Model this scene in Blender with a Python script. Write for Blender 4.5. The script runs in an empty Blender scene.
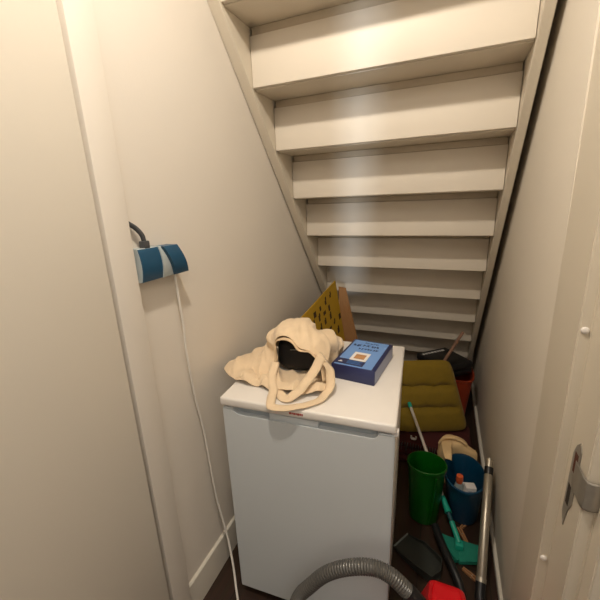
import bpy, bmesh, math, random
from mathutils import Vector, Matrix, noise
random.seed(7)
S = bpy.context.scene
COL = S.collection

# ------------------------------------------------------------------ materials
def lin(r, g, b):
    f = lambda c: (c / 12.92 if c <= .04045 else ((c + .055) / 1.055) ** 2.4)
    return (f(r / 255), f(g / 255), f(b / 255), 1)

def mat(name, rgb, rough=.5, metal=0, var=.06, scale=8, bump=0, bscale=60, spec=.5, coat=0, sheen=0):
    m = bpy.data.materials.new(name); m.use_nodes = True
    nt = m.node_tree; N = nt.nodes; L = nt.links
    b = N['Principled BSDF']
    b.inputs['Roughness'].default_value = rough
    b.inputs['Metallic'].default_value = metal
    b.inputs['Specular IOR Level'].default_value = spec
    b.inputs['Coat Weight'].default_value = coat
    b.inputs['Sheen Weight'].default_value = sheen
    tc = N.new('ShaderNodeTexCoord')
    n = N.new('ShaderNodeTexNoise'); n.inputs['Scale'].default_value = scale; n.inputs['Detail'].default_value = 4
    L.new(tc.outputs['Object'], n.inputs['Vector'])
    mx = N.new('ShaderNodeMix'); mx.data_type = 'RGBA'
    c = lin(*rgb)
    mx.inputs[6].default_value = tuple(max(0, x * (1 - var)) for x in c[:3]) + (1,)
    mx.inputs[7].default_value = tuple(min(1, x * (1 + var)) for x in c[:3]) + (1,)
    L.new(n.outputs['Fac'], mx.inputs[0]); L.new(mx.outputs[2], b.inputs['Base Color'])
    if bump:
        n2 = N.new('ShaderNodeTexNoise'); n2.inputs['Scale'].default_value = bscale; n2.inputs['Detail'].default_value = 3
        L.new(tc.outputs['Object'], n2.inputs['Vector'])
        bp = N.new('ShaderNodeBump'); bp.inputs['Strength'].default_value = bump; bp.inputs['Distance'].default_value = .004
        L.new(n2.outputs['Fac'], bp.inputs['Height']); L.new(bp.outputs['Normal'], b.inputs['Normal'])
    return m

def wood_floor():
    m = bpy.data.materials.new('dark_wood_floor'); m.use_nodes = True
    nt = m.node_tree; N = nt.nodes; L = nt.links; b = N['Principled BSDF']
    tc = N.new('ShaderNodeTexCoord'); mp = N.new('ShaderNodeMapping'); mp.inputs['Rotation'].default_value[2] = math.pi / 2
    L.new(tc.outputs['Object'], mp.inputs['Vector'])
    br = N.new('ShaderNodeTexBrick'); br.inputs['Scale'].default_value = 1
    br.inputs['Brick Width'].default_value = 1.2; br.inputs['Row Height'].default_value = .13; br.inputs['Mortar Size'].default_value = .0018
    br.inputs['Color1'].default_value = lin(66, 45, 32); br.inputs['Color2'].default_value = lin(53, 35, 25); br.inputs['Mortar'].default_value = lin(22, 14, 10)
    L.new(mp.outputs['Vector'], br.inputs['Vector'])
    mp2 = N.new('ShaderNodeMapping'); mp2.inputs['Scale'].default_value = (60, 3, 1)
    L.new(tc.outputs['Object'], mp2.inputs['Vector'])
    n = N.new('ShaderNodeTexNoise'); n.inputs['Scale'].default_value = 1.5; n.inputs['Detail'].default_value = 6
    L.new(mp2.outputs['Vector'], n.inputs['Vector'])
    mx = N.new('ShaderNodeMix'); mx.data_type = 'RGBA'; mx.blend_type = 'MULTIPLY'; mx.inputs[0].default_value = .6
    L.new(br.outputs['Color'], mx.inputs[6]); L.new(n.outputs['Color'], mx.inputs[7]); L.new(mx.outputs[2], b.inputs['Base Color'])
    b.inputs['Roughness'].default_value = .45
    return m

M = dict(
    wall=mat('warm_white_wall_paint', (226, 218, 206), .75, var=.03, scale=3, bump=.05, bscale=90),
    wall_r=mat('warm_white_plaster', (230, 221, 206), .8, var=.03, scale=3, bump=.06, bscale=70),
    ceil=mat('white_ceiling_paint', (230, 225, 215), .85, var=.02),
    door=mat('satin_door_paint', (220, 212, 198), .45, var=.02, scale=2),
    trim=mat('cream_trim_paint', (216, 206, 188), .45, var=.03, scale=4),
    base=mat('white_skirting_paint', (225, 218, 204), .45, var=.03),
    riser=mat('semi_gloss_white_board', (222, 212, 196), .55, var=.03, scale=5, bump=.03, bscale=40),
    tread=mat('painted_tread_board', (214, 203, 184), .5, var=.04, scale=6),
    batten=mat('shade_toned_batten', (186, 173, 152), .6, var=.1, scale=20),  # batten colour darkened to carry the shade under the tread above
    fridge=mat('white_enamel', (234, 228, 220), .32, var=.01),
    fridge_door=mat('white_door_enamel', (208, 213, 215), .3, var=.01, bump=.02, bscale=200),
    fridge_in=mat('grey_recess_plastic', (176, 184, 190), .5, var=.02),
    fgap=mat('grey_door_gasket', (120, 120, 120), .7),
    red_ink=mat('red_print', (178, 70, 60), .5),
    floor=wood_floor(),
    blue=mat('petrol_blue_plastic', (24, 74, 104), .35, var=.05),
    grey_pl=mat('pale_grey_plastic', (178, 186, 186), .45),
    dcable=mat('dark_grey_cable', (72, 72, 74), .5),
    wcable=mat('white_cable', (228, 222, 212), .45),
    canvas=mat('natural_cotton_canvas', (230, 205, 170), .9, var=.06, scale=30, bump=.35, bscale=420, sheen=.2),
    seam=mat('stitched_cotton_hem', (222, 194, 156), .9, var=.06, scale=40),
    black=mat('black_fabric', (16, 15, 17), .7, var=.2, scale=20, bump=.3, bscale=200),
    blackp=mat('black_plastic', (26, 26, 27), .4, var=.1),
    navy=mat('navy_printed_card', (36, 42, 82), .4, var=.04),
    lblue=mat('light_blue_print', (112, 152, 208), .4, var=.04),
    lside=mat('pale_blue_grey_print', (140, 146, 168), .45, var=.04),
    white_pr=mat('white_print', (232, 226, 220), .45),
    orange_pr=mat('tan_print', (186, 136, 88), .5, var=.25, scale=60),
    ink=mat('dark_blue_ink', (44, 62, 104), .5),
    midblue=mat('mid_blue_ink', (66, 104, 158), .5),
    olive=mat('olive_green_upholstery', (126, 102, 14), .9, var=.12, scale=40, bump=.4, bscale=300, sheen=.1),
    turq=mat('turquoise_plastic', (32, 158, 132), .4, var=.05),
    turq_f=mat('turquoise_microfibre', (20, 124, 102), .8, var=.12, scale=60, bump=.4, bscale=250),
    dteal=mat('dark_teal_plastic', (16, 66, 72), .5),
    pole=mat('grey_white_pole', (196, 188, 176), .4, var=.03),
    green=mat('green_plastic', (6, 78, 10), .28, var=.06, scale=5),
    bucket=mat('deep_blue_plastic', (6, 60, 88), .4, var=.05),
    cream=mat('cream_cloth', (222, 190, 140), .9, var=.06, scale=30, bump=.3, bscale=260),
    steel=mat('brushed_steel', (178, 170, 154), .36, metal=.7, var=.04),
    zinc=mat('dull_zinc_plate', (160, 154, 144), .45, metal=.55, var=.12, scale=40),
    hose=mat('grey_hose_plastic', (98, 96, 92), .3, var=.05, metal=.25),
    red=mat('glossy_red_plastic', (206, 14, 26), .3, var=.03),
    charcoal=mat('charcoal_plastic', (48, 50, 45), .45, var=.08),
    charcoal_lip=mat('pale_rubber_lip', (120, 124, 118), .6),
    orange=mat('orange_red_plastic', (146, 50, 20), .5, var=.06),
    brownstick=mat('brown_wood_stick', (138, 104, 84), .6, var=.15, scale=30),
    yellow=mat('yellow_printed_card', (176, 138, 20), .7, var=.08, scale=14),
    card=mat('brown_cardboard', (150, 108, 66), .85, var=.08, scale=14),
    brown_ink=mat('dark_brown_ink', (58, 36, 14), .8),
    redcloth=mat('dark_red_blanket', (66, 19, 17), .95, var=.25, scale=40, bump=.5, bscale=150),
    peg=mat('bare_wood_peg', (168, 118, 78), .7, var=.1, scale=60),
    bottle_o=mat('orange_cap', (222, 98, 52), .5),
    silverb=mat('grey_translucent_bottle', (150, 160, 158), .4),
    hole=mat('rusty_brown_hole', (92, 50, 36), .8),
    darkhole=mat('dark_slot', (52, 44, 36), .8),
    glass_lamp=mat('white_lamp_shade', (240, 236, 226), .5),
)

# ------------------------------------------------------------------ helpers
def link(name, me, m, parent=None, smooth=True):
    o = bpy.data.objects.new(name, me); COL.objects.link(o)
    if m is not None: me.materials.append(m)
    if smooth and me.polygons:
        me.polygons.foreach_set('use_smooth', [True] * len(me.polygons))
        me.set_sharp_from_angle(angle=math.radians(35))
    if parent is not None: o.parent = parent
    return o

def done(name, bm, m, parent=None, mw=None, smooth=True):
    bmesh.ops.recalc_face_normals(bm, faces=bm.faces[:])
    if mw is not None: bmesh.ops.transform(bm, matrix=mw, verts=bm.verts[:])
    me = bpy.data.meshes.new(name); bm.to_mesh(me); bm.free()
    return link(name, me, m, parent, smooth)

def thing(name, label, cat, loc=(0, 0, 0), rz=0, group=None):
    o = bpy.data.objects.new(name, None); COL.objects.link(o)
    o.empty_display_size = .05
    o.location = loc; o.rotation_euler = (0, 0, rz)
    return tag(o, label, cat, group)

def tag(o, label, cat, group=None):
    o['label'] = label; o['category'] = cat
    if group: o['group'] = group
    return o

def struct(o):
    o['kind'] = 'structure'; return o

def box(bm, lo, hi, bev=0, seg=2, mx=None):
    r = bmesh.ops.create_cube(bm, size=1)
    vs = r['verts']
    c = [(a + b) / 2 for a, b in zip(lo, hi)]; s = [abs(b - a) for a, b in zip(lo, hi)]
    for v in vs: v.co = Vector([v.co[i] * s[i] + c[i] for i in range(3)])
    if bev:
        es = list({e for v in vs for e in v.link_edges})
        rr = bmesh.ops.bevel(bm, geom=es, offset=bev, segments=seg, affect='EDGES', profile=.5)
        vs = list({v for f in rr['faces'] for v in f.verts} | {v for v in vs if v.is_valid})
    if mx is not None: bmesh.ops.transform(bm, matrix=mx, verts=vs)
    return vs

def boxo(name, lo, hi, m, parent=None, bev=.002, seg=2, mx=None):
    bm = bmesh.new(); box(bm, lo, hi, bev, seg, mx); return done(name, bm, m, parent)

def prism(bm, pts, axis, a, b):
    """closed outline in the two other axes, extruded along axis from a to b"""
    def mk(p, t):
        q = list(p); q.insert(axis, t); return Vector(q)
    v0 = [bm.verts.new(mk(p, a)) for p in pts]; v1 = [bm.verts.new(mk(p, b)) for p in pts]
    n = len(pts)
    bm.faces.new(v0); bm.faces.new(v1[::-1])
    for i in range(n): bm.faces.new((v0[i], v0[(i + 1) % n], v1[(i + 1) % n], v1[i]))

def cr(pts, n=8, closed=False):
    P = [Vector(p) for p in pts]; out = []
    m = len(P)
    for i in range(m if closed else m - 1):
        g = (lambda k: P[k % m]) if closed else (lambda k: P[max(0, min(m - 1, k))])
        p0, p1, p2, p3 = g(i - 1), g(i), g(i + 1), g(i + 2)
        for j in range(n):
            t = j / n
            out.append(.5 * ((2 * p1) + (-p0 + p2) * t + (2 * p0 - 5 * p1 + 4 * p2 - p3) * t * t + (-p0 + 3 * p1 - 3 * p2 + p3) * t ** 3))
    if not closed: out.append(P[-1].copy())
    return out

def tube(bm, path, rad, seg=12, cap=True):
    """rad: number or function of fraction"""
    n = len(path); rings = []
    up = None
    for i, p in enumerate(path):
        t = (path[min(n - 1, i + 1)] - path[max(0, i - 1)]).normalized()
        if up is None:
            up = Vector((0, 0, 1)) if abs(t.z) < .9 else Vector((1, 0, 0))
        s = t.cross(up).normalized(); up = s.cross(t).normalized()
        r = rad(i / (n - 1)) if callable(rad) else rad
        rings.append([bm.verts.new(p + (s * math.cos(2 * math.pi * k / seg) + up * math.sin(2 * math.pi * k / seg)) * r) for k in range(seg)])
    for a, b in zip(rings, rings[1:]):
        for k in range(seg): bm.faces.new((a[k], a[(k + 1) % seg], b[(k + 1) % seg], b[k]))
    if cap: bm.faces.new(rings[0][::-1]); bm.faces.new(rings[-1])

def rod(name, a, b, r, m, parent=None, seg=16, bulge=0):
    bm = bmesh.new(); a, b = Vector(a), Vector(b)
    path = [a, a.lerp(b, .02), a.lerp(b, .5), a.lerp(b, .98), b]
    tube(bm, path, (lambda t: r * (1 - .25 * (t in (0, 1)))), seg)
    return done(name, bm, m, parent)

def lathe(bm, prof, seg=40, sx=1, sy=1, c=(0, 0), twist=None):
    """prof: list of (r,z,dx,dy) rings closed top and bottom when r==0"""
    rings = []
    for p in prof:
        r, z = p[0], p[1]; dx, dy = (p[2], p[3]) if len(p) > 2 else (0, 0)
        if r <= 1e-6: rings.append([bm.verts.new((c[0] + dx, c[1] + dy, z))])
        else: rings.append([bm.verts.new((c[0] + dx + r * sx * math.cos(2 * math.pi * k / seg), c[1] + dy + r * sy * math.sin(2 * math.pi * k / seg), z)) for k in range(seg)])
    for a, b in zip(rings, rings[1:]):
        if len(a) == 1 and len(b) == 1: continue
        for k in range(seg):
            q = (k + 1) % seg
            if len(a) == 1: bm.faces.new((a[0], b[q], b[k]))
            elif len(b) == 1: bm.faces.new((a[k], a[q], b[0]))
            else: bm.faces.new((a[k], a[q], b[q], b[k]))

def cloth(name, rows, m, parent=None, nu=10, nv=8, amp=.004, freq=22, thick=.0025, seed=0, crease=0, floor=None):
    """smooth sheet through a grid of points, wrinkled and thickened"""
    R = [cr(r, nu) for r in rows]
    cols = [cr([r[j] for r in R], nv) for j in range(len(R[0]))]
    W, H = len(cols), len(cols[0])
    bm = bmesh.new()
    V = [[None] * H for _ in range(W)]
    for i in range(W):
        for j in range(H):
            p = cols[i][j]
            i0, i1, j0, j1 = max(0, i - 1), min(W - 1, i + 1), max(0, j - 1), min(H - 1, j + 1)
            n = (cols[i1][j] - cols[i0][j]).cross(cols[i][j1] - cols[i][j0])
            n = n.normalized() if n.length > 1e-9 else Vector((0, 0, 1))
            q = p * freq + Vector((seed * 7.1, seed * 3.3, 0))
            d = amp * noise.noise(q) + amp * .5 * noise.noise(q * 2.3)
            if crease:
                pc = Vector(((p.x * .9 + p.y * .4) * 1.1, (p.y * .9 - p.x * .4) * .35, p.z * .45)) * freq * .42 + Vector((seed, 5, 2))
                pc += Vector((noise.noise(p * 9), noise.noise(p * 9 + Vector((3, 1, 4))), 0)) * .35
                d += crease * (.5 - abs(noise.noise(pc)) * 2.2) + crease * .35 * (.4 - abs(noise.noise(pc * 2.1 + Vector((8, 1, 0)))) * 2.0)
            w = p + n * d
            if floor is not None and w.z < floor: w.z = floor + .0005
            V[i][j] = bm.verts.new(w)
    for i in range(W - 1):
        for j in range(H - 1): bm.faces.new((V[i][j], V[i + 1][j], V[i + 1][j + 1], V[i][j + 1]))
    o = done(name, bm, m, parent)
    sm = o.modifiers.new('thickness', 'SOLIDIFY'); sm.thickness = thick; sm.offset = 0
    for f in o.data.polygons: f.use_smooth = True
    return o

def ribbon(name, pts, width, m, parent=None, thick=.003, n=10, twist=None, up=(0, 0, 1), wob=.006):
    path = cr(pts, n); bm = bmesh.new(); rows = []
    N = len(path)
    path = [p + Vector((noise.noise(p * 24), noise.noise(p * 24 + Vector((5, 1, 2))), abs(noise.noise(p * 24 + Vector((1, 7, 3)))))) * wob for p in path]
    for i, p in enumerate(path):
        t = (path[min(N - 1, i + 1)] - path[max(0, i - 1)]).normalized()
        u = Vector(up)
        s = t.cross(u)
        s = s.normalized() if s.length > 1e-4 else Vector((1, 0, 0))
        if twist:
            a = twist(i / (N - 1)); s = Matrix.Rotation(a, 3, t) @ s
        nn = s.cross(t).normalized()
        rows.append([bm.verts.new(p + s * width * k + nn * (.0015 * math.sin(9 * i / N + k * 4))) for k in (-.5, -.2, .2, .5)])
    for a, b in zip(rows, rows[1:]):
        for k in range(3): bm.faces.new((a[k], a[k + 1], b[k + 1], b[k]))
    o = done(name, bm, m, parent)
    sm = o.modifiers.new('thickness', 'SOLIDIFY'); sm.thickness = thick; sm.offset = 0
    return o

def hull(name, pts, m, parent=None, bev=.006, seg=2, sub=0):
    bm = bmesh.new()
    vs = [bm.verts.new(p) for p in pts]
    bmesh.ops.convex_hull(bm, input=vs)
    bmesh.ops.dissolve_limit(bm, angle_limit=.02, verts=bm.verts[:], edges=bm.edges[:])
    if bev: bmesh.ops.bevel(bm, geom=bm.edges[:], offset=bev, segments=seg, affect='EDGES', profile=.5)
    return done(name, bm, m, parent)

# ------------------------------------------------------------------ setting
struct(boxo('floor', (-.95, -1.75, -.1), (1.5, 3.1, 0), M['floor'], bev=0))
struct(boxo('ceiling', (-.95, -1.75, 2.5), (1.5, .72, 2.6), M['ceil'], bev=0))
def lean_wall(name, y0, y1, xf, back, m):
    bm = bmesh.new(); q = [(y0, 0), (y1, 0), (y1, 3.0), (y0, 3.0)]
    f = [bm.verts.new((xf(y, z), y, z)) for y, z in q]; g = [bm.verts.new((back, y, z)) for y, z in q]
    bm.faces.new(f); bm.faces.new(g[::-1])
    for i in range(4): bm.faces.new((f[i], f[(i + 1) % 4], g[(i + 1) % 4], g[i]))
    return struct(done(name, bm, m, smooth=False))
lean_wall('wall_left', .65, 3.1, lambda y, z: -.760 + .009 * z, -.9, M['wall'])
struct(boxo('wall_hall_left', (-.93, -1.75, 0), (-.78, .57, 2.5), M['wall'], bev=0))
lean_wall('wall_right', .985, 3.1, lambda y, z: .296 + .006 * (y - 1.1) - .0235 * z, .46, M['wall_r'])
struct(boxo('wall_back', (-.76, 2.98, 0), (.315, 3.1, 3.0), M['wall'], bev=0))
struct(boxo('wall_hall_right', (1.35, -1.75, 0), (1.5, .80, 2.5), M['wall'], bev=0))
struct(boxo('wall_hall_front', (.46, .70, 0), (1.35, .85, 2.5), M['wall'], bev=0))
# hall wall behind the camera, with an unseen slit shaped to keep the daylight streak on the stairs
bm = bmesh.new()
box(bm, (-.78, -1.75, 0), (.55, -1.6, 2.5)); box(bm, (.66, -1.75, 0), (1.35, -1.6, 2.5)); box(bm, (.55, -1.75, 2.2), (.66, -1.6, 2.5)); box(bm, (.55, -1.75, 0), (.66, -1.6, 1.15))
struct(done('wall_hall_back', bm, M['wall'], smooth=False))

# baseboards
def skirting(name, x0, x1, ys, h, front):
    bm = bmesh.new()
    # profile in x,z: chamfered top edge on the room side
    if front > 0: pr = [(x0, 0), (x1, 0), (x1, h - .003), (x1 - .003, h), (x0, h)]
    else: pr = [(x1, 0), (x0, 0), (x0, h - .003), (x0 + .003, h), (x1, h)]
    prism(bm, pr, 1, ys[0], ys[1]) 
    return struct(done(name, bm, M['base'], smooth=False))
def prism_y(bm, pr, a, b): prism(bm, pr, 1, a, b)
skirting('baseboard_left', -.762, -.747, (.655, 2.9), .135, 1)
skirting('baseboard_right', .284, .300, (1.0, 2.9), .022, -1)

# open door leaf folded back along the left, hinge gap, left jamb
leaf = struct(boxo('door_1', (-.765, -.36, .01), (-.722, .566, 2.3), M['door'], bev=.0025))
bm = bmesh.new(); box(bm, (-.86, .578, 0), (-.722, .65, 2.5), .003)
tl = struct(done('trim_1', bm, M['wall']))
# jamb on the right: stop, rebate, casing
bm = bmesh.new()
pr = [(.280, .815), (.302, .815), (.302, .712), (.326, .712), (.326, .672), (.47, .672), (.47, .99), (.280, .99)]
prism(bm, pr, 2, 0, 2.5)
for v in bm.verts: v.co.x += .003 - .014 * v.co.z
bmesh.ops.bevel(bm, geom=[e for e in bm.edges if abs(e.verts[0].co.z - e.verts[1].co.z) > 1], offset=.0025, segments=2, affect='EDGES')
jr = struct(done('trim_2', bm, M['trim']))
struct(boxo('trim_3', (-.86, .578, 2.37), (.47, .65, 2.5), M['trim'], bev=.003))
# rubber buffers on the stop
for z in (1.171, .573):
    bm = bmesh.new(); lathe(bm, [(0, 0), (.0075, 0), (.0075, .002), (.006, .0045), (.003, .0058), (0, .006)], 20)
    o = done('door_buffer', bm, M['white_pr'], jr, Matrix.Translation((.2935 - .014 * z, .8155, z)) @ Matrix.Rotation(math.pi / 2, 4, 'X'))
# strike plate with its curved lip
LEAN = Matrix(((1, 0, -.014, .003), (0, 1, 0, 0), (0, 0, 1, 0), (0, 0, 0, 1)))
sp = bmesh.new()
out = [(.752, .930), (.762, .946), (.778, .930), (.788, .905), (.791, .750), (.776, .722), (.766, .77), (.752, .80)]
prism(sp, out, 0, .2998, .302)
plate = done('strike_plate', sp, M['zinc'], jr, LEAN, smooth=False)
lip = bmesh.new(); rows = []
for x, y in ((.3005, .765), (.2995, .720), (.301, .705), (.308, .702), (.318, .703), (.334, .709)):
    rows.append([lip.verts.new((x, y, z)) for z in (.838, .842, .898, .902)])
for a, b in zip(rows, rows[1:]):
    for k in range(3): lip.faces.new((a[k], a[k + 1], b[k + 1], b[k]))
lp = done('strike_lip', lip, M['zinc'], plate, LEAN); md = lp.modifiers.new('t', 'SOLIDIFY'); md.thickness = .002
boxo('latch_hole', (.2992, .760, .868), (.3000, .777, .916), M['hole'], plate, 0, mx=LEAN)
boxo('bolt_hole', (.2992, .767, .782), (.3000, .782, .832), M['darkhole'], plate, 0, mx=LEAN)

# ------------------------------------------------------------------ staircase seen from below
st = thing('staircase', 'white painted wooden stairs seen from underneath, climbing over the closet', 'staircase', (-.24, 2.83, 0))
SM = Matrix.Translation((.24, -2.83, 0))
RISE, RUN, Y0, Z0 = .1980, .1720, 1.117, 2.0575
XL, XR = -.700, .215
def xr(y): return .200 + .0252 * (y - 1.29)
def sbox(name, lo, hi, m, bev=.0015): 
    bm = bmesh.new(); box(bm, lo, hi, bev); return done(name, bm, m, st, SM)
for k in range(-3, 11):
    y, z = Y0 + k * RUN, Z0 - k * RISE
    if z < .01: break
    ztop = z + RISE
    sbox('riser', (XL + .002, y, z - .004), (xr(y) - .002, y + .018, ztop - .036), M['riser'])
    sbox('batten', (XL + .008, y + .004, ztop - .035), (xr(y) - .004, y + .024, ztop - .0085), M['batten'])
    sbox('tread', (XL, y + .019, z - .008), (xr(y) + .002, y + RUN + .045, z + .028), M['tread'])
def sline(y): return Z0 - .016 - (RISE / RUN) * (y - Y0)
for side in (0, 1):
    bm = bmesh.new()
    ya, yb = .60, Y0 + (Z0 - .016) / (RISE / RUN)
    prism(bm, [(ya, sline(ya)), (yb - .0, 0.001), (yb + .14, 0.001), (yb + .26, .10), (ya + .36, sline(ya) + .0), (ya, sline(ya) + .40)], 0, 0, 1)
    for v in bm.verts: v.co.x = (XL - .041 * (1 - v.co.x)) if side == 0 else (xr(v.co.y) + .029 * v.co.x)
    bmesh.ops.bevel(bm, geom=bm.edges[:], offset=.002, segments=1, affect='EDGES')
    done('stringer', bm, M['trim'], st, SM, smooth=False)

# ------------------------------------------------------------------ fridge
FW, FD, FH = .548, .55, .85
FR = math.radians(3.6)
fc = Vector((-.627, .799, 0)); ex = Vector((math.cos(FR), math.sin(FR), 0)); ey = Vector((-math.sin(FR), math.cos(FR), 0))
fo = fc + ex * FW / 2
fr = thing('fridge', 'small white under-counter fridge with handle recess, carrying the tote bag and blue box', 'fridge', fo, FR)
def fb(name, lo, hi, m, p=None, bev=.004, seg=3):
    return boxo(name, lo, hi, m, p or fr, bev, seg)
h = FW / 2
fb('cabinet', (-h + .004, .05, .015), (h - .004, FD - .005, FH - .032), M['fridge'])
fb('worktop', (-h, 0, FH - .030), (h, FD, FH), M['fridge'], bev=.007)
# door with a long scooped grip along its top edge
bm = bmesh.new()
zt = FH - .038
x_o = [(-h + .003, .03), (h - .003, .03), (h - .003, zt), (h - .048, zt), (h - .052, zt - .018), (h - .062, zt - .024), (-h + .062, zt - .024), (-h + .050, zt - .018), (-h + .036, zt), (-h + .003, zt)]
prism(bm, x_o, 1, .006, .046)
bmesh.ops.bevel(bm, geom=[e for e in bm.edges], offset=.0035, segments=2, affect='EDGES')
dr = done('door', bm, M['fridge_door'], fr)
fb('grip_recess', (-h + .03, .030, zt - .030), (h - .04, .046, zt), M['fridge_in'], dr, .001)
fb('grip_divider', (-.11, .014, zt - .028), (.05, .034, zt), M['fridge_door'], dr, .004)
fb('gasket', (-h + .012, .046, .04), (h - .012, .051, zt - .002), M['fgap'], dr, .001)
fb('hinge', (h - .012, .012, FH - .045), (h + .006, .030, FH - .026), M['white_pr'], fr, .002)
fb('plinth', (-h + .02, .03, 0), (h - .02, FD - .02, .016), M['blackp'], fr, .002)
x = .238 - h
bd = bmesh.new()
for i, wd in enumerate((.007, .004, .006, .004, .006, .005, .004)):
    box(bd, (x, -.0008, FH - .019 + .001 * (i % 2)), (x + wd, .002, FH - .012)); x += wd + .0012
done('maker_badge', bd, M['red_ink'], fr, smooth=False)

# ------------------------------------------------------------------ wall plug + cables
pl = thing('travel_socket_block', 'petrol blue double plug block stuck to the left wall, white lead hanging below', 'plug', (-.75, .735, 1.25))
def arcblock(name, y0, y1, m, dx=0, dz=0, ang=0, depth=.055, hh=.088, p=pl):
    bm = bmesh.new(); pr = []
    n = 8
    pr.append((0, -.0)); pr.append((depth * .72, 0))
    for i in range(n + 1):
        t = i / n
        pr.append((depth * (.72 + .28 * math.sin(math.pi * (.15 + .75 * t))) + .0, hh * (.02 + .96 * t)))
    pr.append((depth * .78, hh)); pr.append((0, hh))
    prism(bm, pr, 1, y0, y1)
    bmesh.ops.transform(bm, matrix=Matrix.Translation((dx, 0, dz)) @ Matrix.Rotation(ang, 4, 'X'), verts=bm.verts[:])
    return done(name, bm, m, p)
arcblock('socket_body', -.0795, -.004, M['grey_pl'], depth=.039)
arcblock('socket_cover', -.0785, -.010, M['blue'], depth=.042, hh=.0865)
arcblock('socket_rim', -.009, -.001, M['grey_pl'], depth=.0445)
arcblock('adapter_base', -.001, .052, M['grey_pl'], depth=.042, hh=.083)
arcblock('adapter_cover', .034, .088, M['blue'], dx=.003, dz=.001, depth=.050, hh=.085)
for v in bpy.data.objects['adapter_cover'].data.vertices: v.co.y -= .38 * v.co.z
boxo('cable_grip', (.012, -.053, .086), (.032, -.033, .106), M['dcable'], pl, .003)
bm = bmesh.new()
tube(bm, cr([(.022, -.043, .104), (.022, -.047, .122), (.016, -.058, .140), (.012, -.074, .152), (.010, -.086, .160)]), .0062, 12)
done('grey_lead', bm, M['dcable'], pl)
bm = bmesh.new()
tube(bm, cr([(-.722, .782, 1.249), (-.726, .787, 1.20), (-.733, .800, 1.08), (-.738, .803, .99), (-.742, .818, .83), (-.742, .840, .67), (-.740, .848, .52), (-.738, .858, .36),
             (-.722, .862, .24), (-.703, .856, .15), (-.672, .828, .07), (-.64, .79, .022), (-.61, .755, .008), (-.57, .70, .006), (-.50, .60, .006), (-.47, .42, .006)], 8), .0042, 10)
tag(done('white_cable', bm, M['wcable']), 'thin white cable running from the blue wall plug down to the floor', 'cable')

# ------------------------------------------------------------------ tote bag
tb = thing('tote_bag', 'slumped cream canvas tote bag lying open on the fridge top', 'bag', (-.48, 1.05, .85))
def T(rows): return [[Vector(p) - Vector((-.48, 1.05, .85)) for p in r] for r in rows]
hood = [
    [(-.625, .900, .858), (-.585, .905, .874), (-.545, .912, .862), (-.512, .945, .872), (-.503, .975, .915), (-.512, .985, .962), (-.500, .985, .990), (-.455, .985, .999), (-.415, .975, .972), (-.370, .970, .966), (-.335, .960, .925), (-.318, .945, .885), (-.310, .935, .857)],
    [(-.668, .918, .860), (-.625, .930, .875), (-.580, .945, .872), (-.548, .985, .890), (-.540, 1.01, .935), (-.550, 1.02, .968), (-.515, 1.02, 1.005), (-.460, 1.02, 1.016), (-.410, 1.01, 1.000), (-.360, 1.005, .986), (-.318, 1.00, .935), (-.306, .985, .895), (-.300, .965, .858)],
    [(-.705, .948, .866), (-.665, .975, .880), (-.610, 1.00, .886), (-.580, 1.04, .905), (-.572, 1.06, .94), (-.585, 1.07, .965), (-.535, 1.08, 1.008), (-.470, 1.08, 1.022), (-.415, 1.08, 1.012), (-.365, 1.07, .990), (-.335, 1.06, .955), (-.338, 1.05, .90), (-.340, 1.03, .858)],
    [(-.710, .985, .864), (-.675, 1.03, .874), (-.630, 1.07, .888), (-.600, 1.11, .905), (-.590, 1.13, .935), (-.575, 1.14, .950), (-.535, 1.15, .99), (-.475, 1.15, 1.006), (-.420, 1.15, .996), (-.375, 1.14, .970), (-.343, 1.13, .940), (-.342, 1.12, .905), (-.344, 1.10, .858)],
    [(-.700, 1.01, .862), (-.670, 1.08, .872), (-.635, 1.14, .880), (-.605, 1.18, .886), (-.585, 1.21, .89), (-.560, 1.22, .90), (-.52, 1.23, .925), (-.475, 1.235, .94), (-.425, 1.235, .94), (-.380, 1.23, .930), (-.340, 1.215, .917), (-.325, 1.19, .910), (-.330, 1.16, .905)],
    [(-.690, 1.02, .856), (-.665, 1.10, .857), (-.635, 1.17, .857), (-.605, 1.22, .857), (-.585, 1.25, .857), (-.560, 1.265, .857), (-.52, 1.275, .858), (-.475, 1.28, .858), (-.425, 1.28, .858), (-.385, 1.27, .858), (-.355, 1.25, .858), (-.345, 1.22, .858), (-.343, 1.19, .858)],
]
FLO = .0018
cloth('bag_body', T(hood), M['canvas'], tb, nu=10, nv=14, amp=.003, freq=30, crease=.021, seed=3, floor=FLO)
lipr = [
    [(-.560, .905, .860), (-.52, .900, .866), (-.47, .880, .860), (-.42, .875, .870), (-.37, .885, .860), (-.33, .905, .866), (-.300, .930, .860)],
    [(-.540, .935, .872), (-.51, .930, .880), (-.47, .915, .872), (-.42, .910, .884), (-.37, .915, .874), (-.33, .930, .880), (-.305, .950, .874)],
    [(-.520, .970, .862), (-.50, .965, .872), (-.46, .950, .862), (-.42, .945, .870), (-.37, .950, .862), (-.34, .960, .868), (-.315, .970, .862)],
    [(-.520, 1.03, .858), (-.50, 1.03, .858), (-.46, 1.03, .858), (-.42, 1.03, .858), (-.38, 1.03, .858), (-.355, 1.03, .858), (-.348, 1.03, .858)],
]
cloth('bag_lower_lip', T(lipr), M['canvas'], tb, nu=7, nv=7, amp=.003, freq=34, crease=.012, seed=9, floor=FLO)
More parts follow.
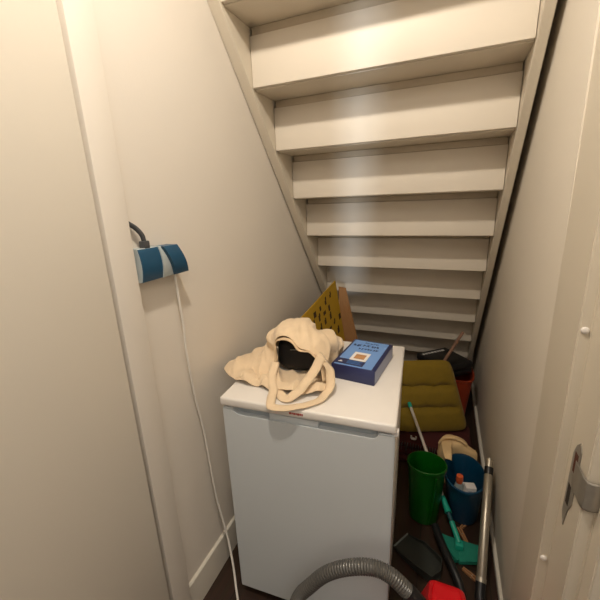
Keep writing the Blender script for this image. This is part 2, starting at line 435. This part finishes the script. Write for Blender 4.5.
# hem round the opening
hem = [(-.503, .972, .885), (-.503, .973, .915), (-.513, .982, .962), (-.500, .982, .988), (-.455, .981, .996), (-.415, .971, .969), (-.370, .966, .962), (-.335, .956, .922), (-.318, .942, .885)]
ribbon('bag_hem', T([hem])[0], .016, M['seam'], tb, .003, up=(0, -1, 0), twist=lambda t: math.pi / 2)
ribbon('handle', T([[(-.498, .955, .915), (-.495, .925, .895), (-.478, .885, .872), (-.457, .835, .858), (-.447, .806, .8555), (-.425, .795, .8555), (-.385, .808, .8555), (-.345, .835, .8555), (-.310, .885, .858), (-.298, .935, .875), (-.306, .958, .91), (-.330, .966, .945), (-.352, .97, .962)]])[0], .028, M['canvas'], tb, .003)
ribbon('handle', T([[(-.505, .965, .910), (-.497, .945, .890), (-.478, .915, .875), (-.455, .880, .862), (-.43, .855, .858), (-.405, .850, .860), (-.385, .872, .872), (-.365, .905, .896), (-.348, .938, .928), (-.335, .962, .958)]])[0], .030, M['canvas'], tb, .003, twist=lambda t: .5 * t)
fold = [[(-.625, .895, .860), (-.59, .888, .870), (-.55, .885, .862), (-.515, .880, .872), (-.48, .872, .860)],
        [(-.615, .915, .876), (-.585, .910, .886), (-.55, .905, .874), (-.515, .902, .888), (-.485, .895, .874)],
        [(-.600, .940, .878), (-.575, .935, .880), (-.545, .930, .876), (-.515, .925, .880), (-.49, .92, .872)],
        [(-.590, .960, .872), (-.57, .955, .872), (-.545, .95, .87), (-.52, .945, .870), (-.50, .94, .866)]]
cloth('bag_fold', T(fold), M['canvas'], tb, nu=8, nv=7, amp=.004, freq=34, crease=.010, seed=14, floor=FLO)
# black pouch in the bag
bm = bmesh.new()
box(bm, (-.112, -.062, 0), (.050, .055, .112), .03, 4)
for v in bm.verts: v.co += v.normal * 0 + Vector([noise.noise(v.co * 18 + Vector((k * 9, 0, 0))) * .008 for k in range(3)])
for v in bm.verts: v.co.z = max(v.co.z, .0)
pch = thing('black_pouch', 'black soft pouch showing inside the open cream tote bag', 'pouch', (-.412, 1.080, .862), .06)
done('pouch_body', bm, M['black'], pch)
ribbon('zip', [(-.06, -.066, .080), (-.03, -.068, .086), (.0, -.068, .084), (.025, -.064, .088)], .004, M['charcoal_lip'], pch, .002, up=(0, 1, 0), twist=lambda t: math.pi / 2)

# ------------------------------------------------------------------ blue box on the fridge
bx_ang = math.radians(-6.3)
bxo = thing('blue_box', 'navy and light blue cardboard box with a white picture label, lying on the fridge', 'box', (-.2505, 1.0285, .85), bx_ang)
BW, BD, BH = .152, .240, .0535
boxo('carton', (-BW / 2, 0, 0), (BW / 2, BD, BH), M['navy'], bxo, .0015)
e = .0007
def onlid(name, x0, y0, x1, y1, m, lay=1, p=bxo): return boxo(name, (x0, y0, BH - .001), (x1, y1, BH + e * lay), m, p, 0)
onlid('lid_print', -BW / 2 + .008, .004, BW / 2 - .012, BD - .010, M['lblue'], 1)
onlid('title_band', -BW / 2 + .004, .012, .030, .052, M['navy'], 2)
onlid('picture_label', -.030, .050, .028, .118, M['white_pr'], 3)
onlid('label_picture', -.019, .064, .018, .100, M['orange_pr'], 4)
boxo('side_print', (BW / 2 - .001, .006, .004), (BW / 2 + e, BD - .004, BH - .006), M['lside'], bxo, 0)
random.seed(11)
bm = bmesh.new()
for yy, n0, hh in ((.206, 5, .008), (.176, 9, .017), (.148, 7, .013)):
    xx = -.058 if n0 > 5 else -.022
    if n0 == 7: xx = -.028
    for i in range(n0):
        wd = random.uniform(.006, .010)
        a = random.uniform(-.25, .25)
        mx = Matrix.Translation((xx, yy + random.uniform(-.002, .002), 0)) @ Matrix.Rotation(a, 4, 'Z')
        box(bm, (0, 0, BH), (wd * .35, hh, BH + e * 2), mx=mx); box(bm, (0, hh * random.choice((0, .4, .75)), BH), (wd, hh * .25 + hh * .5, BH + e * 2), mx=mx)
        xx += wd + .003
done('title_lettering', bm, M['ink'], bxo, smooth=False)
bm = bmesh.new()
for i, yy in enumerate((.020, .029, .038)):
    box(bm, (-.030, yy, BH), (.022 - .008 * (i % 2), yy + .005, BH + e * 3))
done('band_lettering', bm, M['midblue'], bxo, smooth=False)
bm = bmesh.new()
for i in range(3): box(bm, (-.060 + i * .004, .024 + i * .005, BH), (-.046 - i * .003, .028 + i * .005, BH + e * 3))
done('band_emblem', bm, M['white_pr'], bxo, smooth=False)

# ------------------------------------------------------------------ cardboard behind the bag
# yellow sheet: lower edge on the floor, top edge leaning towards the left wall
A0, A1 = Vector((-.600, 1.42, .905)), Vector((-.566, 1.90, .992))
B0, B1 = Vector((-.44, 1.44, .004)), Vector((-.40, 1.88, .004))
B0 = Vector((-.460, 1.42, .004)); B1 = B0 + (A1 - A0)
n = (A1 - A0).cross(B0 - A0).normalized()
yc = thing('yellow_card_sheet', 'yellow printed cardboard sheet standing behind the fridge against the left wall', 'cardboard', (-.5, 1.66, 0))
OFF = Vector((-.5, 1.66, 0))
def sheet(name, c4, nrm, th, m, parent, off):
    bm = bmesh.new()
    a = [bm.verts.new(p - off) for p in c4]; b = [bm.verts.new(p - off - nrm * th) for p in c4]
    bm.faces.new(a); bm.faces.new(b[::-1])
    for i in range(4): bm.faces.new((a[i], a[(i + 1) % 4], b[(i + 1) % 4], b[i]))
    return done(name, bm, m, parent, smooth=False)
if n.x < 0: n = -n
sheet('card_panel', [A0, A1, B1, B0], n, .006, M['yellow'], yc, OFF)
u = (A1 - A0); w = (B0 - A0).normalized(); uu = u.normalized()
bm = bmesh.new(); random.seed(5)
def stroke(su, sw, du, dw):
    p = A0 + u * su + w * sw + n * .0006 - OFF
    q = [p, p + uu * du, p + uu * du + w * dw, p + w * dw]
    f = [bm.verts.new(x) for x in q]; g = [bm.verts.new(x + n * .0005) for x in q]
    bm.faces.new(f); bm.faces.new(g)
    for i in range(4): bm.faces.new((f[i], f[(i + 1) % 4], g[(i + 1) % 4], g[i]))
for r, (sw, s0, s1) in enumerate(((.03, .30, .85), (.075, .25, .75), (.13, .4, .8), (.19, .5, .95), (.25, .55, .95))):
    s = s0
    while s < s1:
        stroke(s, sw + random.uniform(0, .012), random.uniform(.018, .034), random.uniform(.014, .034))
        if random.random() < .5: stroke(s + .02, sw - .006, .014, .02)
        s += random.uniform(.12, .17)
done('printed_marks', bm, M['brown_ink'], yc, smooth=False)
P = [Vector(p) for p in ((-.555, 1.93, .95), (-.515, 1.945, .94), (-.300, 1.96, .004), (-.52, 1.945, .004))]
tag(sheet('brown_card_sheet', P, Vector((.1, -.99, 0)).normalized(), -.006, M['card'], None, Vector((0, 0, 0))), 'plain brown cardboard sheet standing right behind the yellow printed sheet', 'cardboard')

# ------------------------------------------------------------------ floor clutter: right of the fridge
# dark red folded blanket
bl = thing('folded_blanket', 'dark red fringed blanket folded on the floor under the olive cushion', 'blanket', (.02, 1.88, 0))
for i in range(3):
    bm = bmesh.new()
    box(bm, (-.20 + .005 * i, -.17 + .012 * i, .001 + .041 * i), (.225 - .01 * i, .125, .041 + .041 * i), .016, 3)
    bmesh.ops.subdivide_edges(bm, edges=bm.edges[:], cuts=2, use_grid_fill=True)
    for v in bm.verts:
        v.co.x += .004 * noise.noise(v.co * 25); v.co.y += .006 * noise.noise(v.co * 18 + Vector((3, 0, 0)))
    done('blanket_fold', bm, M['redcloth'], bl)
bm = bmesh.new()
for i in range(26):
    xx = -.18 + i * .0145
    tube(bm, cr([(xx, -.140, .118), (xx + random.uniform(-.004, .004), -.158, .108), (xx + random.uniform(-.006, .006), -.164, .082)], 3), .0022, 5)
done('fringe', bm, M['charcoal'], bl)['kind'] = 'stuff'
# white clip on the blanket
bm = bmesh.new(); tube(bm, cr([(-.013, 0, .018), (-.012, -.004, .004), (0, -.006, .001), (.012, -.004, .004), (.013, 0, .018)], 5), .0045, 8)
box(bm, (-.011, -.008, -.003), (.011, .004, .006), .002)
tag(done('plastic_clip', bm, M['white_pr'], None, Matrix.Translation((-.075, 1.77, .128))), 'small white plastic clip lying on the dark red blanket', 'clip')

# olive cushion
cu = thing('seat_cushion', 'olive green tufted chair cushion standing upright beside the fridge', 'cushion', (.02, 1.875, .128))
cu.rotation_euler = (0, 0, math.radians(21))
bm = bmesh.new()
CW, CH, CT = .42, .405, .075
NX, NZ = 36, 36
def cpt(u, v, s):
    # u,v in 0..1 ; trapezium with rounded corners, front s=1, back s=-1
    a, b = u * 2 - 1, v * 2 - 1
    k = 9.0
    l = (abs(a) ** k + abs(b) ** k) ** (1 / k) if (a or b) else 0
    m_ = max(abs(a), abs(b))
    f = (m_ / l) if l > 1e-6 else 1
    a, b = a * (f * .9 + .1), b * (f * .9 + .1)
    wd = CW / 2 * (1.0 - .06 * (b + 1) / 2)
    x = a * wd - .085 * (b + 1) / 2; z = (b + 1) / 2 * CH
    edge = max(0, 1 - max(abs(u * 2 - 1), abs(v * 2 - 1)) ** 6)
    t = CT / 2 * edge ** .5
    if s > 0:
        for zr in (.36, .66):
            t -= .012 * math.exp(-((v - zr) / .035) ** 2) * edge
            for ub in (.22, .5, .78): t -= .012 * math.exp(-(((v - zr) / .06) ** 2 + ((u - ub) / .09) ** 2)) * edge
    lean = math.tan(math.radians(14)) * z
    return Vector((x, -s * t + lean, z))
G = {}
for s in (1, -1):
    for i in range(NX + 1):
        for j in range(NZ + 1):
            if s == -1 and (i in (0, NX) or j in (0, NZ)): G[s, i, j] = G[1, i, j]
            else: G[s, i, j] = bm.verts.new(cpt(i / NX, j / NZ, s))
    for i in range(NX):
        for j in range(NZ):
            q = [G[s, i, j], G[s, i + 1, j], G[s, i + 1, j + 1], G[s, i, j + 1]]
            try: bm.faces.new(q)
            except ValueError: pass
o = done('cushion_cover', bm, M['olive'], cu)
for f in o.data.polygons: f.use_smooth = True
for zr in (.36, .66):
    for ub in (.5, .78):
        p = cpt(ub, zr, 1); bm = bmesh.new(); lathe(bm, [(0, -.003), (.007, -.002), (.006, .002), (0, .004)], 14)
        done('tuft_button', bm, M['olive'], cu, Matrix.Translation(p) @ Matrix.Rotation(math.pi / 2, 4, 'X'))

# orange tub with black case in it, stick
tu = thing('orange_tub', 'orange-red plastic tub standing under the lowest stairs behind the cushion', 'tub', (.105, 2.27, 0))
bm = bmesh.new()
prof = [(0, .001), (.105, .001), (.112, .008), (.142, .32), (.150, .325), (.150, .335), (.138, .335), (.108, .014), (0, .012)]
lathe(bm, prof, 4 * 10, 1, .85)
for v in bm.verts:   # squarish plan
    r = math.hypot(v.co.x, v.co.y)
    if r > 1e-5:
        c, s = abs(v.co.x) / r, abs(v.co.y) / r
        f = 1 / (c ** 5 + s ** 5) ** .2; v.co.x *= f * .96; v.co.y *= f * .96
done('tub_body', bm, M['orange'], tu)
bc = thing('black_tool_case', 'flat black case with pale lettering lying across the orange tub', 'case', (.062, 2.285, .3365))
bc.rotation_euler = (0, 0, math.radians(42))
boxo('case_shell', (-.120, -.125, 0), (.120, .125, .040), M['blackp'], bc, .010, 3)
boxo('case_lid', (-.122, -.127, .041), (.122, .127, .085), M['blackp'], bc, .010, 3)
bm = bmesh.new(); random.seed(3); xx = -.10
while xx < .075:
    wd = random.uniform(.012, .026); box(bm, (xx, .080, .085), (xx + wd, .098, .0858)); xx += wd + .005
done('case_lettering', bm, M['white_pr'], bc, smooth=False)
rod('case_handle', (.127, -.045, .042), (.127, .045, .042), .009, M['blackp'], bc)
tag(rod('wooden_stick', (-.165, 2.03, .009), (.148, 2.12, .669), .009, M['brownstick']), 'thin brown wooden stick poking up behind the olive cushion', 'stick')

# green pail
gp = thing('green_bucket', 'tall glossy green plastic bucket standing beside the fridge', 'bucket', (.004, 1.392, 0))
bm = bmesh.new()
lathe(bm, [(0, .001), (.058, .001), (.064, .006), (.070, .12), (.080, .285), (.085, .288), (.085, .300), (.080, .302), (.077, .296), (.066, .10), (.060, .02), (0, .016)], 48, 1, .86)
done('bucket_body', bm, M['green'], gp)
bm = bmesh.new(); tube(bm, [Vector((.030 + .012 * t, -.0525 - .0145 * t, .02 + .26 * t)) for t in [i / 8 for i in range(9)]], .0045, 8)
done('bucket_rib', bm, M['green'], gp)
bm = bmesh.new(); tube(bm, cr([(.083, 0, .285), (.080, .04, .278), (.05, .074, .272), (0, .080, .27), (-.05, .074, .272), (-.080, .04, .278), (-.083, 0, .285)], 6), .003, 8)
done('bucket_bail', bm, M['green'], gp)

# blue mop bucket with contents
bb = thing('blue_bucket', 'oval dark blue mop bucket holding cleaning bottles, by the right wall', 'bucket', (.176, 1.49, 0))
bm = bmesh.new()
sh = lambda z: -.03 * z / .24
pf = [(0, .001), (.060, .001), (.066, .008), (.083, .222), (.089, .226), (.089, .238), (.084, .240), (.080, .232), (.063, .016), (0, .014)]
lathe(bm, [(r, z, -.012 * z / .24, sh(z)) for r, z in pf], 48, 1, 1.42)
done('bucket_body', bm, M['bucket'], bb)
def bottle(name, label, loc, rx, ry, parts):
    t = thing(name, label, 'bottle', loc); t.rotation_euler = (rx, ry, 0)
    for nm, pr, m in parts:
        bm = bmesh.new(); lathe(bm, pr, 24); done(nm, bm, m, t)
bottle('cleaning_bottle', 'grey bottle with an orange cap at the left of the blue bucket', (.148, 1.462, .0165), .0, .0, [
    ('bottle_body', [(0, 0), (.020, 0), (.022, .006), (.022, .125), (.017, .150), (.012, .158), (0, .158)], M['silverb']),
    ('cap', [(0, .1585), (.013, .1585), (.016, .175), (.014, .195), (0, .197)], M['bottle_o'])])
t = thing('white_carton', 'small white carton lying in the blue bucket', 'carton', (.193, 1.452, .0165), .25)
boxo('carton_body', (-.022, -.018, 0), (.022, .018, .165), M['white_pr'], t, .002)
bm = bmesh.new()
for i in range(3): box(bm, (-.015, -.0186, .120 + i * .012), (.012 - .004 * i, -.018, .125 + i * .012))
done('carton_print', bm, M['grey_pl'], t, smooth=False)
bottle('sponge_bottle', 'pale grey squat bottle deep in the blue bucket behind the carton', (.172, 1.528, .0165), 0, 0, [
    ('bottle_body', [(0, 0), (.030, 0), (.032, .006), (.032, .07), (.020, .085), (0, .086)], M['silverb']),
    ('cap', [(0, .0865), (.012, .0865), (.012, .10), (0, .102)], M['white_pr'])])

# cream cloth behind the bucket
cc = thing('cream_cloth_bag', 'cream cloth bundle stuffed behind the blue bucket', 'cloth', (.145, 1.66, 0))
rows = []
for (yy, zz, wx) in ((-.030, .004, 1), (-.036, .10, 1.0), (-.04, .20, 1.02), (-.034, .255, 1.0), (-.005, .268, .95), (.025, .25, .97), (.034, .15, 1), (.034, .004, 1)):
    rows.append([(-.092 * wx, yy * .4, zz * .80 + .0005), (-.075 * wx, yy, zz * .92), (-.04, yy * 1.15, zz), (.01, yy * 1.1, zz * .97), (.05, yy, zz * .86), (.085 * wx, yy * .4, zz * .80 + .0005)])
cloth('cloth_body', rows, M['cream'], cc, nu=5, nv=5, amp=.006, freq=20, crease=.006, seed=4, floor=.001)
fl = [[(-.080, -.02, .250), (-.06, -.035, .262), (-.030, -.04, .266)], [(-.078, -.075, .262), (-.06, -.085, .268), (-.036, -.088, .268)],
      [(-.074, -.125, .272), (-.056, -.130, .276), (-.036, -.128, .274)], [(-.064, -.170, .262), (-.050, -.172, .264), (-.036, -.170, .260)]]
cloth('cloth_flap', fl, M['cream'], cc, nu=6, nv=6, amp=.004, freq=30, crease=.003, seed=6, thick=.004)
bm = bmesh.new(); tube(bm, cr([(-.090, -.03, .235), (-.075, -.03, .268), (-.04, -.035, .286), (0, -.03, .278), (.03, -.03, .262)], 6), .006, 8)
done('cloth_piping', bm, M['cream'], cc)

# turquoise mop
mo = thing('floor_mop', 'turquoise flat floor mop with pale handle leaning on the olive cushion', 'mop', (.153, 1.262, 0))
O = Vector((.153, 1.262, 0))
pb, pt = Vector((.153, 1.262, .045)) - O, Vector((-.113, 1.825, .318)) - O
ax = (pt - pb)
rod('socket', pb, pb + ax * .12, .011, M['turq'], mo)
rod('socket_collar', pb + ax * .12, pb + ax * .17, .0095, M['dteal'], mo)
bm = bmesh.new(); tube(bm, [pb + ax * t for t in (.17, .175, .21, .26, .27)], lambda t: .016 - .007 * t, 16)
done('pole_sleeve', bm, M['turq'], mo)
rod('pole', pb + ax * .27, pb + ax * .965, .0075, M['pole'], mo)
rod('pole_cap', pb + ax * .955, pt, .0105, M['turq'], mo)
def wing(name, q, m):
    a = [Vector(p) for p in q]; bm = bmesh.new(); n = 8
    g = [[(a[0].lerp(a[1], i / n)).lerp(a[3].lerp(a[2], i / n), j / n) for i in range(n + 1)] for j in range(n + 1)]
    top = [[bm.verts.new(p + Vector((0, 0, .008 + .003 * noise.noise(p * 60)))) for p in r] for r in g]
    bot = [[bm.verts.new(p - Vector((0, 0, .008))) for p in r] for r in g]
    for j in range(n):
        for i in range(n):
            bm.faces.new((top[j][i], top[j][i + 1], top[j + 1][i + 1], top[j + 1][i])); bm.faces.new((bot[j][i], bot[j + 1][i], bot[j + 1][i + 1], bot[j][i + 1]))
    for k in range(n):
        for (A, B) in (((0, k), (0, k + 1)), ((n, k), (n, k + 1)), ((k, 0), (k + 1, 0)), ((k, n), (k + 1, n))):
            bm.faces.new((top[A[0]][A[1]], top[B[0]][B[1]], bot[B[0]][B[1]], bot[A[0]][A[1]]))
    return done(name, bm, m, mo)
wing('mop_pad', [(-.088, .022, .040), (-.012, .030, .020), (.006, -.050, .010), (-.014, -.066, .020)], M['turq_f'])
wing('mop_pad', [(-.008, .034, .018), (.072, .020, .034), (.074, -.046, .026), (.000, -.060, .010)], M['turq_f'])
boxo('hinge_block', (-.016, -.018, .022), (.016, .016, .050), M['turq'], mo, .005)

# wooden pegs
for i, (x, y, a, lb) in enumerate((
        (.186, 1.408, 1.0, 'wooden clothes peg on the floor in front of the blue bucket'),
        (.172, 1.345, 2.0, 'wooden clothes peg half beside the mop socket'),
        (.197, 1.170, -.55, 'wooden clothes peg lying between the mop pad and the steel tube'))):
    p = thing('clothes_peg', lb, 'peg', (x, y, .0005), a, 'wooden clothes pegs on the floor')
    for s in (-1, 1):
        bm = bmesh.new(); prism(bm, [(-.036, s * .0012), (.036, s * .003), (.036, s * .008), (.0, s * .009), (-.036, s * .006)], 2, 0, .009)
        done('peg_half', bm, M['peg'], p, smooth=False)
    bm = bmesh.new(); tube(bm, [Vector((.002, -.010, .0047)), Vector((.002, 0, .0097)), Vector((.002, .010, .0047))], .0012, 6)
    done('peg_spring', bm, M['steel'], p)

# steel vacuum tube by the right wall
vt = thing('vacuum_tube', 'silver telescopic vacuum tube leaning upright beside the right wall', 'tube', (.226, 1.12, 0))
O = Vector((.226, 1.12, 0)); a, b = Vector((.2185, 1.105, .070)) - O, Vector((.2560, 1.465, .332)) - O
rod('outer_tube', a, a.lerp(b, .86), .0165, M['steel'], vt, 24)
rod('lock_collar', a.lerp(b, .855), a.lerp(b, .92), .0172, M['blackp'], vt, 20)
rod('inner_tube', a.lerp(b, .90), b, .0145, M['steel'], vt, 24)
rod('end_ring', a.lerp(b, -.005), a.lerp(b, .03), .0178, M['steel'], vt, 24)
bm = bmesh.new(); tube(bm, cr([a + (b - a) * .01, a - (b - a) * .10, Vector((-.004, -.085, .026)), Vector((-.006, -.15, .022)), Vector((-.008, -.22, .022))], 6), .0175, 16)
done('grip_handle', bm, M['blackp'], vt)

# charcoal dustpan and black tube
dp = thing('dustpan', 'dark grey plastic dustpan lying on the floor below the green bucket', 'dustpan', (0, 1.16, 0))
bm = bmesh.new(); O = Vector((0, 1.16, 0))
outl = [(-.100, 1.180), (-.052, 1.262), (.02, 1.235), (.09, 1.175), (.085, 1.115), (.052, 1.080), (-.005, 1.108), (-.06, 1.142)]
prism(bm, [(x, y - 1.16) for x, y in outl], 2, .003, .012)
bmesh.ops.bevel(bm, geom=bm.edges[:], offset=.002, segments=1, affect='EDGES')
done('pan_floor', bm, M['charcoal'], dp)
def wall_strip(name, pts, hs, m, th=.004):
    bm = bmesh.new(); P_ = [Vector((x, y - 1.16, 0)) for x, y in pts]
    rows = []
    for i, p in enumerate(P_):
        t = (P_[min(len(P_) - 1, i + 1)] - P_[max(0, i - 1)]).normalized(); s = Vector((-t.y, t.x, 0)) * th / 2
        rows.append([bm.verts.new(p + s + Vector((0, 0, .010))), bm.verts.new(p - s + Vector((0, 0, .010))), bm.verts.new(p - s + Vector((0, 0, hs[i]))), bm.verts.new(p + s + Vector((0, 0, hs[i])))])
    for r0, r1 in zip(rows, rows[1:]):
        for k in range(4): bm.faces.new((r0[k], r0[(k + 1) % 4], r1[(k + 1) % 4], r1[k]))
    bm.faces.new(rows[0]); bm.faces.new(rows[-1][::-1])
    return done(name, bm, m, dp, smooth=False)
wall_strip('pan_wall', [(-.052, 1.258), (.02, 1.232), (.087, 1.172), (.082, 1.118), (.052, 1.083), (-.005, 1.111), (-.06, 1.146), (-.098, 1.180)], [.014, .03, .042, .046, .044, .036, .026, .014], M['charcoal'])
rod('rubber_lip', (-.102, .020, .012), (-.052, .102, .012), .004, M['charcoal_lip'], dp, 8)
bm = bmesh.new(); tube(bm, cr([(.055, 1.285, .075), (.085, 1.21, .072), (.122, 1.13, .066), (.150, 1.075, .050), (.165, 1.0, .030), (.170, .95, .018)], 8), .0155, 16)
tag(done('black_hose_pipe', bm, M['blackp']), 'matt black bent pipe lying across the dark grey dustpan', 'pipe')

# red vacuum cleaner with corrugated hose
vc = thing('vacuum_cleaner', 'red canister vacuum cleaner with grey corrugated hose, before the fridge', 'vacuum cleaner', (.08, .76, 0))
O = Vector((.08, .76, 0))
pts = []
for (x0, x1, y0, y1, z) in ((.01, .165, .54, .905, .055), (.008, .165, .54, .910, .17), (.036, .134, .58, .878, .300), (.042, .126, .60, .862, .308)):
    for x in (x0, x1):
        for y in (y0, y1): pts.append(Vector((x, y, z)) - O)
hull('vacuum_body', pts, M['red'], vc, .012, 4)
boxo('vacuum_chassis', (-.09, -.20, .02), (.095, .165, .07), M['blackp'], vc, .015, 3)
for sx in (-.105, .105):
    bm = bmesh.new(); lathe(bm, [(0, -.012), (.05, -.012), (.055, -.006), (.055, .006), (.05, .012), (0, .012)], 28)
    done('wheel', bm, M['blackp'], vc, Matrix.Translation((sx, .05, .0555)) @ Matrix.Rotation(math.pi / 2, 4, 'Y'))
hp = [(-.45, .60, .026), (-.415, .66, .06), (-.375, .715, .14), (-.350, .735, .212), (-.316, .738, .268), (-.258, .740, .350), (-.190, .742, .406), (-.120, .744, .437), (-.068, .746, .428), (-.022, .748, .390)]
path = cr([Vector(p) - O for p in hp], 70)
bm = bmesh.new()
NP = len(path)
tube(bm, path, lambda t: .0205 + .0012 * math.sin(t * NP * 2 * math.pi / 8.0), 20)
done('corrugated_hose', bm, M['hose'], vc)
bm = bmesh.new(); tube(bm, cr([Vector(p) - O for p in ((-.024, .748, .392), (0, .75, .366), (.03, .75, .330), (.055, .75, .290))], 6), lambda t: .0225 + .004 * t, 18)
done('hose_connector', bm, M['blackp'], vc)

# ------------------------------------------------------------------ lights
def area(name, loc, target, size, energy, color, sizey=None):
    l = bpy.data.lights.new(name, 'AREA'); l.energy = energy; l.color = color
    l.shape = 'RECTANGLE'; l.size = size; l.size_y = sizey or size
    o = bpy.data.objects.new(name, l); COL.objects.link(o); o.location = loc
    o.rotation_euler = (Vector(target) - Vector(loc)).to_track_quat('-Z', 'Y').to_euler(); return o
lo = area('hall_ceiling_lamp', (-.28, .38, 2.42), (-.08, 1.35, .7), .09, 14, (1, .90, .77)); lo.data.shape = 'DISK'
area('added_hall_fill', (.55, -.65, 2.485), (.55, -.6, 0), 1.2, 13, (1, .93, .85), .9)  # added soft fill to raise the ambient light, not a known ceiling fitting
area('hall_window', (.45, -1.55, 1.35), (-.2, 1.2, .7), .9, 2.2, (.80, .89, 1), 1.3)
area('daylight_beyond_slit', (1.755, -5.5, 1.5), (.16, 0, 1.4), .15, 180, (.74, .86, 1), .4)
w = bpy.data.worlds.new('World'); S.world = w; w.use_nodes = True
w.node_tree.nodes['Background'].inputs[0].default_value = (.9, .95, 1, 1); w.node_tree.nodes['Background'].inputs[1].default_value = .02

# ------------------------------------------------------------------ camera
cam = bpy.data.cameras.new('camera'); co = bpy.data.objects.new('camera', cam); COL.objects.link(co)
cam.sensor_width = 36; cam.sensor_fit = 'HORIZONTAL'; cam.lens = 345 / 600 * 36; cam.clip_start = .01
D = Vector((45, 1220, 345)).normalized()
X = Vector((860, 66, -345)); X = (X - D * X.dot(D)).normalized()
Yw = (-D).cross(X)
if Yw.z < 0: Yw = -Yw
U = -D
# rows: world axes expressed in camera coords (x right, y down, z forward) -> blender camera (x, -y, -z)
R = Matrix(((X.x, -X.y, -X.z), (Yw.x, -Yw.y, -Yw.z), (U.x, -U.y, -U.z)))
co.matrix_world = Matrix.Translation((0, 0, 1.4386)) @ R.to_4x4()
S.camera = co
S.view_settings.view_transform = 'Standard'; S.view_settings.look = 'None'
S.view_settings.exposure = 0; S.view_settings.gamma = 1; S.view_settings.use_curve_mapping = False
